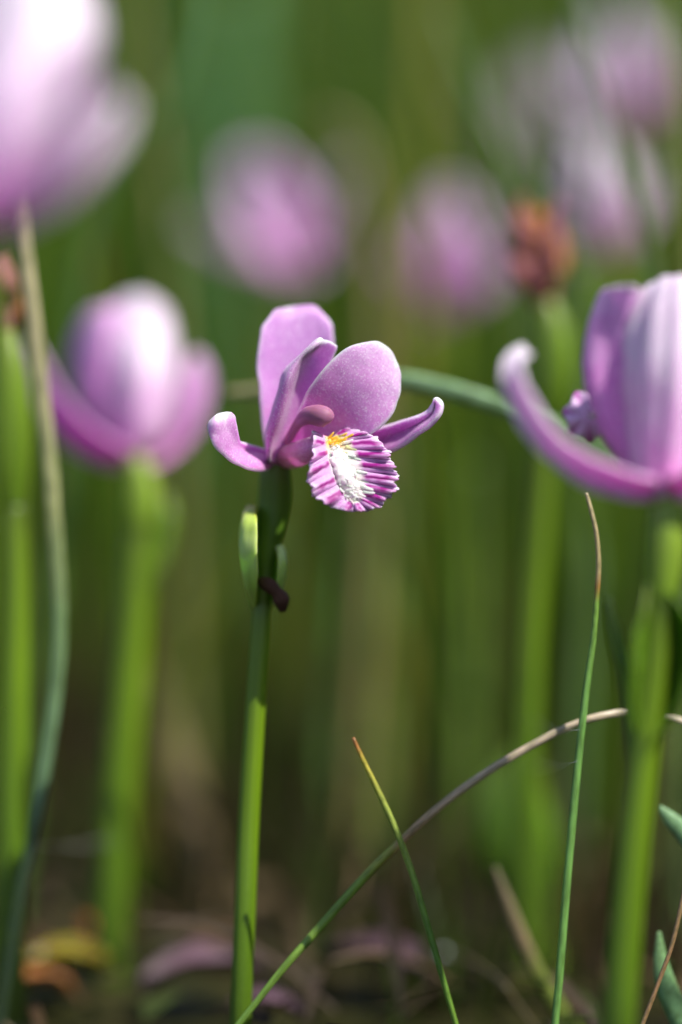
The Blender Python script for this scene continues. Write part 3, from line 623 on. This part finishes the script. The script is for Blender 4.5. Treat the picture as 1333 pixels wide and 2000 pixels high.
blade('grass_stalk', [(1086, 1990), (1094, 1900), (1106, 1750), (1120, 1590), (1134, 1450), (1148, 1330), (1160, 1245), (1166, 1170), (1170, 1100), (1165, 1040), (1156, 1000), (1146, 962)], [15, 16, 16, 16, 15, 14, 12, 11, 10, 9, 9, 7], 0.394,
      blade_mat('blade_upright', [(0.0, (0.16, 0.34, 0.08)), (0.45, (0.18, 0.38, 0.09)), (0.66, (0.20, 0.36, 0.06)), (0.705, (0.36, 0.18, 0.05)), (0.74, (0.46, 0.36, 0.18)), (1.0, (0.55, 0.45, 0.27))]),
      'upright green grass blade with a dry tan tip, standing just before the ribbed orchid', flat=0.8, n=80)
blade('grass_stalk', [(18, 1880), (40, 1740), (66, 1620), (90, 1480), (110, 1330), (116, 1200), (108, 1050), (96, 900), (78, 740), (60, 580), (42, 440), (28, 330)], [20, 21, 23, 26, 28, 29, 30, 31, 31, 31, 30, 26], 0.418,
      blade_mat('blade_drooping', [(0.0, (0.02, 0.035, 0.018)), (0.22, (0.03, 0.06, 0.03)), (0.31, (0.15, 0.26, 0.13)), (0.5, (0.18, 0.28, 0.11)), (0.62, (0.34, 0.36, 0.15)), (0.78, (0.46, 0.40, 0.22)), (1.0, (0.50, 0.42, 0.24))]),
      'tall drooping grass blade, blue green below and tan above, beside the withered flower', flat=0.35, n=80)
blade('grass_stalk', [(1275, 945, 16), (1200, 893, 10), (1120, 848, 6), (1020, 808, 2), (930, 777, 0), (850, 755, 0), (780, 742, 0), (690, 742, 2), (590, 752, 4), (520, 762, 6), (440, 768, 8)], [16, 24, 28, 33, 35, 35, 33, 30, 27, 24, 16], 0.425,
      blade_mat('blade_crossing', [(0.0, (0.20, 0.34, 0.16)), (0.6, (0.24, 0.40, 0.20)), (0.8, (0.36, 0.40, 0.20)), (1.0, (0.55, 0.46, 0.24))]),
      'blue green grass blade lying across behind the sharp flower', flat=0.35, to_ground=False)
blade('grass_stalk', [(1240, 2040), (1262, 1985), (1285, 1925), (1312, 1850), (1330, 1775), (1345, 1690)], [9, 9, 9, 9, 9, 6], 0.392, blade_mat('blade_dry_thin', [(0.0, (0.30, 0.20, 0.10)), (0.5, (0.36, 0.20, 0.10)), (1.0, (0.34, 0.22, 0.12))]), 'very thin dry brown stalk leaning beside the thick green stem')
blade('grass_stalk', [(1352, 2040), (1330, 1990), (1304, 1930), (1292, 1880), (1288, 1820)], [44, 46, 42, 30, 8], 0.400, blade_mat('leaf_blue', [(0.0, (0.14, 0.30, 0.14)), (1.0, (0.22, 0.38, 0.16))]), 'short blue green grass leaf curling up beside the thin dry stalk', flat=0.4)
blade('grass_stalk', [(1450, 1850), (1400, 1720), (1340, 1632), (1310, 1600), (1288, 1575)], [40, 40, 38, 30, 8], 0.402, blade_mat('leaf_blue_b', [(0.0, (0.14, 0.30, 0.14)), (1.0, (0.24, 0.42, 0.20))]), 'blue green leaf tip reaching in from beyond the thick green stem', flat=0.4)
blade('grass_stalk', [(1120, 2010), (1085, 1960), (1045, 1890), (1015, 1820), (990, 1755), (968, 1695)], [34, 34, 30, 26, 20, 8], 0.420, blade_mat('blade_dry_tip', [(0.0, (0.13, 0.19, 0.015)), (0.45, (0.16, 0.20, 0.03)), (0.62, (0.26, 0.18, 0.10)), (1.0, (0.22, 0.17, 0.11))]), 'stout grass shoot, green below with a dry tan point', flat=0.5)
blade('broad_leaf', [(1046, 1800), (1030, 1720), (1012, 1640), (1005, 1560), (1020, 1490), (1040, 1440)], [60, 120, 150, 130, 80, 14], 0.475, M['leaf'], 'broad bright green leaf at the foot of the orange withered flower', cat='leaf', flat=0.25)
blade('dry_leaf', [(420, 1800), (395, 1690), (370, 1590), (345, 1490), (325, 1400), (310, 1310)], [40, 56, 72, 66, 44, 14], 0.515, blade_mat('dry_leaf', [(0.0, (0.10, 0.075, 0.04)), (0.5, (0.22, 0.15, 0.08)), (1.0, (0.18, 0.16, 0.06))]), 'dry tan leaf standing between the pale orchid and the sharp stem', cat='leaf', flat=0.3)

# dim stalks of the middle distance, told apart only by their soft outlines
mid = [([(210, 1000), (150, 600), (60, 200)], 0), ]
for i, (pts, w, d, c, lab) in enumerate([
    ([(60, 1500), (120, 1000), (185, 420), (340, 180), (400, -60)], 30, 0.50, (0.07, 0.14, 0.02), 'dark green stalk leaning right behind the huge pale orchid'),
    ([(380, 1650), (360, 1100), (330, 500), (272, 60), (262, -80)], 26, 0.56, (0.24, 0.23, 0.07), 'olive stalk rising behind the pale orchid with the highlight'),
    ([(760, 1500), (790, 1000), (815, 500), (825, 60), (830, -80)], 30, 0.60, (0.26, 0.23, 0.03), 'yellowish stalk rising behind the sharp orchid flower'),
    ([(1330, 1600), (1330, 1100), (1290, 640), (1225, 330), (1140, 60), (1110, -40)], 26, 0.47, (0.10, 0.16, 0.05), 'dark stalk leaning left across the pale orchids at the back'),
    ([(1290, 1500), (1360, 900), (1350, 420), (1318, 120), (1300, -60)], 30, 0.49, (0.20, 0.24, 0.05), 'olive stalk rising past the back orchids'),
    ([(1130, 1500), (1160, 900), (1130, 560), (1040, 380), (930, 180), (860, 20)], 22, 0.52, (0.16, 0.26, 0.09), 'grey green blade leaning left over the orange withered flower'),
    ([(740, 1780), (752, 1400), (770, 1050), (775, 800)], 27, 0.55, (0.16, 0.26, 0.06), 'soft green shoot standing behind the leaning brown tipped blade'),
    ([(660, 1780), (640, 1500), (655, 1300), (690, 1000)], 19, 0.54, (0.12, 0.22, 0.06), 'soft dark shoot close behind the sharp stem'),
    ([(905, 1780), (915, 1500), (925, 1200), (930, 900)], 25, 0.55, (0.18, 0.30, 0.05), 'soft green shoot beside the orange withered plant'),
    ([(700, 1500), (735, 1000), (735, 560), (712, 330), (680, 250), (625, 228)], 26, 0.56, (0.32, 0.25, 0.10), 'dry tan blade with a bent tip, behind the blurred left leaning orchid'),
    ([(470, 1600), (480, 1100), (440, 600), (440, 250), (455, -60)], 110, 0.95, (0.10, 0.26, 0.09), 'broad bluish green blade far behind the left leaning orchid'),
    ]):
    blade('grass_stalk', pts, [w, w, w * .95, w * .85, w * .6, w * .4][:len(pts)] if len(pts) > 4 else [w, w, w * .8, w * .4], d, blade_mat('stalk_%d' % i, [(0.0, c), (1.0, tuple(x * 1.15 for x in c))]), lab, flat=0.5, n=40)

# ------------------------------------------------------------------ grass beyond: nobody could count it
def grass_mass():
    mb = MB(); r5 = random.Random(21)
    pal = [(0.12, 0.22, 0.010), (0.15, 0.27, 0.012), (0.07, 0.17, 0.015), (0.08, 0.22, 0.05), (0.20, 0.25, 0.015), (0.28, 0.22, 0.03), (0.30, 0.22, 0.08), (0.09, 0.20, 0.008)]
    wts = [5, 5, 4, 3, 3, 1.6, 1.2, 5]
    nclump = 0
    def one(x, y, h, w, c, bm=0.35):
        z0 = ground_z(x, y) - 0.003; ang = r5.uniform(0, 6.28); bend = r5.uniform(0.03, bm) * h
        dx, dy = math.cos(ang) * bend, math.sin(ang) * bend
        fa = r5.uniform(0, 3.14); wx, wy = math.cos(fa) * w / 2, math.sin(fa) * w / 2
        V = []; 
        ks = 5
        for i in range(ks + 1):
            t = i / ks; s = (1 - t ** 2.2) * 0.92 + 0.08
            cx, cy, cz = x + dx * t * t, y + dy * t * t, z0 + h * (t - 0.12 * t * t * bend / h)
            V += [(cx - wx * s, cy - wy * s, cz), (cx + wx * s, cy + wy * s, cz)]
        f = [(2 * i, 2 * i + 1, 2 * i + 3, 2 * i + 2) for i in range(ks)]
        cc = np.tile(np.array(c) * r5.uniform(.40, 1.10), (len(V), 1))
        mb.add(V, f, [(0, 0)] * len(V), cc)
    for _ in range(120):                                   # fine slanting blades among the nearer blooms
        y = r5.uniform(.49, .85); x = r5.uniform(-.16 * y - .02, .16 * y + .02)
        one(x, y, r5.uniform(.09, .27), r5.uniform(.0008, .0018), r5.choices(pal, wts)[0], 0.6)
    for ring, (y0, y1, n, h0, h1, per) in enumerate([(0.54, 0.80, 46, .08, .20, 5), (0.75, 1.2, 110, .10, .26, 9), (1.2, 2.2, 260, .16, .40, 14), (2.2, 4.5, 420, .22, .55, 16)]):
        for _ in range(n):
            y = r5.uniform(y0, y1); hw = 0.14 * y + 0.25 + 0.15 * y; x = r5.uniform(-hw, hw)
            base = r5.choices(pal, wts)[0]
            for _ in range(per):
                c = base if r5.random() < .7 else r5.choices(pal, wts)[0]
                one(x + r5.gauss(0, .02 * y + .006), y + r5.gauss(0, .02 * y + .006), r5.uniform(h0, h1), r5.uniform(.0015, .004) * (1 if y < 1.2 else 1.8), c)
    for _ in range(520):                                   # low sedge round the feet of the orchids
        y = 0.43 + 0.75 * r5.random() ** 1.3; x = r5.uniform(-.10 - .16 * y, .10 + .16 * y)
        if y < .47 and abs(x + .014) < .02 or y < .50 and x < -.02: continue
        c = r5.choices([(0.06, 0.10, 0.01), (0.05, 0.08, 0.01), (0.10, 0.07, 0.03), (0.07, 0.04, 0.012), (0.12, 0.10, 0.05)], [4, 4, 3, 3, 1])[0]
        for _ in range(7): one(x + r5.gauss(0, .006), y + r5.gauss(0, .006), r5.uniform(.008, .030 + .03 * (y - .43)), r5.uniform(.0008, .0022), c)
    for _ in range(260):                                   # unseen grass added on the sunny side, height shaped to shade the stem feet
        y = r5.uniform(.12, .75); off = 0.05 + 0.24 * r5.random(); x = 0.12 * y + 0.012 + off
        hm = min(0.30, 0.02 + off / 0.50)
        c = r5.choices(pal, wts)[0]
        for _ in range(6): one(x + abs(r5.gauss(0, .008)), y + r5.gauss(0, .008), hm * r5.uniform(.6, 1), r5.uniform(.0012, .0030), c)
    o = mb.build('background_grass', M['mass'], smooth=False)
    tag(o, 'dense blurred green grass filling the bog behind the orchids', 'grass', kind='stuff')
grass_mass()

# ------------------------------------------------------------------ litter on the peat
def litter():
    mb = MB(); r6 = random.Random(4)
    pal = [(0.20, 0.14, 0.07), (0.28, 0.20, 0.10), (0.10, 0.06, 0.03), (0.16, 0.09, 0.04), (0.08, 0.11, 0.03), (0.05, 0.035, 0.02), (0.14, 0.10, 0.07)]
    for _ in range(2600):
        y = 0.30 + 1.3 * r6.random() ** 1.6; x = r6.uniform(-.16 - .1 * y, .16 + .1 * y); a = r6.uniform(0, 6.28); L = r6.uniform(.006, .035); w = r6.uniform(.0006, .0022)
        if r6.random() < .2: L = r6.uniform(.006, .014); w = r6.uniform(.003, .006)
        z = ground_z(x, y) + r6.uniform(0.0005, .006); tz = r6.uniform(-.25, .5) * L
        dx, dy = math.cos(a), math.sin(a); V = []
        for i in range(5):
            t = i / 4; s = math.sin((t * .85 + .08) * math.pi); cz = z + tz * t + 0.15 * L * math.sin(t * 3.1)
            V += [(x + dx * L * t - dy * w / 2 * s, y + dy * L * t + dx * w / 2 * s, cz), (x + dx * L * t + dy * w / 2 * s, y + dy * L * t - dx * w / 2 * s, cz + w * .2)]
        mb.add(V, [(2 * i, 2 * i + 1, 2 * i + 3, 2 * i + 2) for i in range(4)], [(0, 0)] * 10, np.tile(np.array(r6.choice(pal)) * r6.uniform(.25, .7), (10, 1)))
    o = mb.build('plant_litter', M['litter'], smooth=False)
    tag(o, 'dark brown dead stalks and leaf litter lying on the wet peat', 'litter', kind='stuff')
litter()
# fallen leaf and petals
def fallen(name, px, py, L, w, ang, mat, label, cat, lift=0.004, arch=0.15):
    tgt = at(px, py, 1.0) - np.array([0, 0, CAM_H]); d = (CAM_H - lift) / -tgt[2]; c = np.array([0, 0, CAM_H]) + tgt * d
    dx, dy = math.cos(ang), math.sin(ang); rows = []
    for i in range(6):
        t = i / 5; s = 0.15 + 0.85 * math.sin(t * math.pi) ** .8
        rows.append([(c[0] + dx * L * (t - .5) - dy * w / 2 * s * u, c[1] + dy * L * (t - .5) + dx * w / 2 * s * u, lift + arch * L * math.sin(t * math.pi) + 0.25 * w * u * u) for u in (-1, -.4, .4, 1)])
    o = petal(name, np.array(rows), 0, 0.0005, mat, None, nr=20, nc=12, amp=0.0008, sc=200); return tag(o, label, cat)
M['petal_faded'] = green_mat('petal_faded', [(0.0, (0.06, 0.034, 0.038)), (0.5, (0.10, 0.045, 0.07)), (1.0, (0.06, 0.034, 0.038))], dark=(0.08, 0.05, 0.05), weight=0.0, rough=0.6)
M['yellow_leaf'] = green_mat('yellow_leaf', [(0.0, (0.16, 0.12, 0.008)), (0.6, (0.20, 0.165, 0.006)), (1.0, (0.14, 0.09, 0.01))], dark=(0.30, 0.20, 0.02), weight=1.0)
M['rust_leaf'] = green_mat('rust_leaf', [(0.0, (0.26, 0.09, 0.02)), (1.0, (0.36, 0.14, 0.03))], dark=(0.12, 0.04, 0.02), weight=0.5)
fallen('fallen_leaf', 130, 1895, .012, .010, 0.1, M['yellow_leaf'], 'yellow fallen leaf on the mud below the drooping blade', 'leaf', lift=.006, arch=.12)
fallen('fallen_leaf', 60, 1945, .013, .008, 0.5, M['rust_leaf'], 'rust brown fallen leaf beside the yellow one', 'leaf')
fallen('fallen_leaf', 205, 1840, .010, .008, 1.1, M['rust_leaf'], 'small rust brown leaf at the foot of the pale orchid stem', 'leaf', lift=.005)
fallen('fallen_petal', 400, 1930, .020, .012, 0.4, M['petal_faded'], 'fallen faded pink petal on the mud left of the sharp stem', 'petal')
fallen('fallen_petal', 520, 1985, .012, .007, -0.3, M['petal_faded'], 'small fallen faded pink petal beneath the foot of the arching blade', 'petal')
fallen('fallen_petal', 735, 1905, .022, .009, -0.5, M['petal_faded'], 'long fallen faded pink petal on the mud behind the leaning brown tipped blade', 'petal')

def droplet(px, py, d, r, label):
    mb = MB(); tube_into(mb, [at(px, py, d) + np.array([0, 0, z * r]) for z in (-1.0, -.8, -.3, .3, .75, 1.05)], [r * .15, r * .62, r * .97, r * .93, r * .6, r * .12], n=14, sides=14)
    m, nt, b = new_mat('water'); b.inputs['Base Color'].default_value = (.8, .85, .85, 1); b.inputs['Roughness'].default_value = 0.12; b.inputs['Transmission Weight'].default_value = 0.25; b.inputs['IOR'].default_value = 1.33  # pale base colour stands in for the sun glint on the drop
    o = mb.build('water_drop', m); return tag(o, label, 'water drop')
dd = blade('grass_stalk', [(1010, 1960), (985, 1925), (950, 1895, 8), (905, 1870, 18), (872, 1860, 28)], [10, 10, 9, 8, 5], 0.420, blade_mat('blade_fallen', [(0.0, (0.10, 0.07, 0.04)), (1.0, (0.16, 0.11, 0.06))]), 'thin dark stalk bowed low with a water drop at its end')
droplet(868, 1862, 0.449, 0.0006, 'tiny water drop, its glint painted as pale colour, at the end of the bowed dark stalk')
M['silk'], _nt, _b = new_mat('silk'); _b.inputs['Base Color'].default_value = (.8, .8, .8, 1); _b.inputs['Roughness'].default_value = 0.3
for (a, c, lab) in [((1128, 1487, .384), (1034, 1492, .455), 'silk thread strung from the upright tan tipped blade to the withered plant'),
                    ((1132, 1425, .384), (1040, 1415, .455), 'upper silk thread strung from the upright tan tipped blade to the withered plant'),
                    ((52, 1650, .418), (228, 1640, .462), 'silk thread strung from the drooping blade to the pale orchid stem')]:
    p, q = at(*a), at(*c); o = tube('silk_thread', [p, (p * 2 + q) / 3 - np.array([0, 0, .0006]), (p + q * 2) / 3 - np.array([0, 0, .0006]), q], [4e-5] * 4, M['silk'], n=12, sides=5); tag(o, lab, 'silk thread')
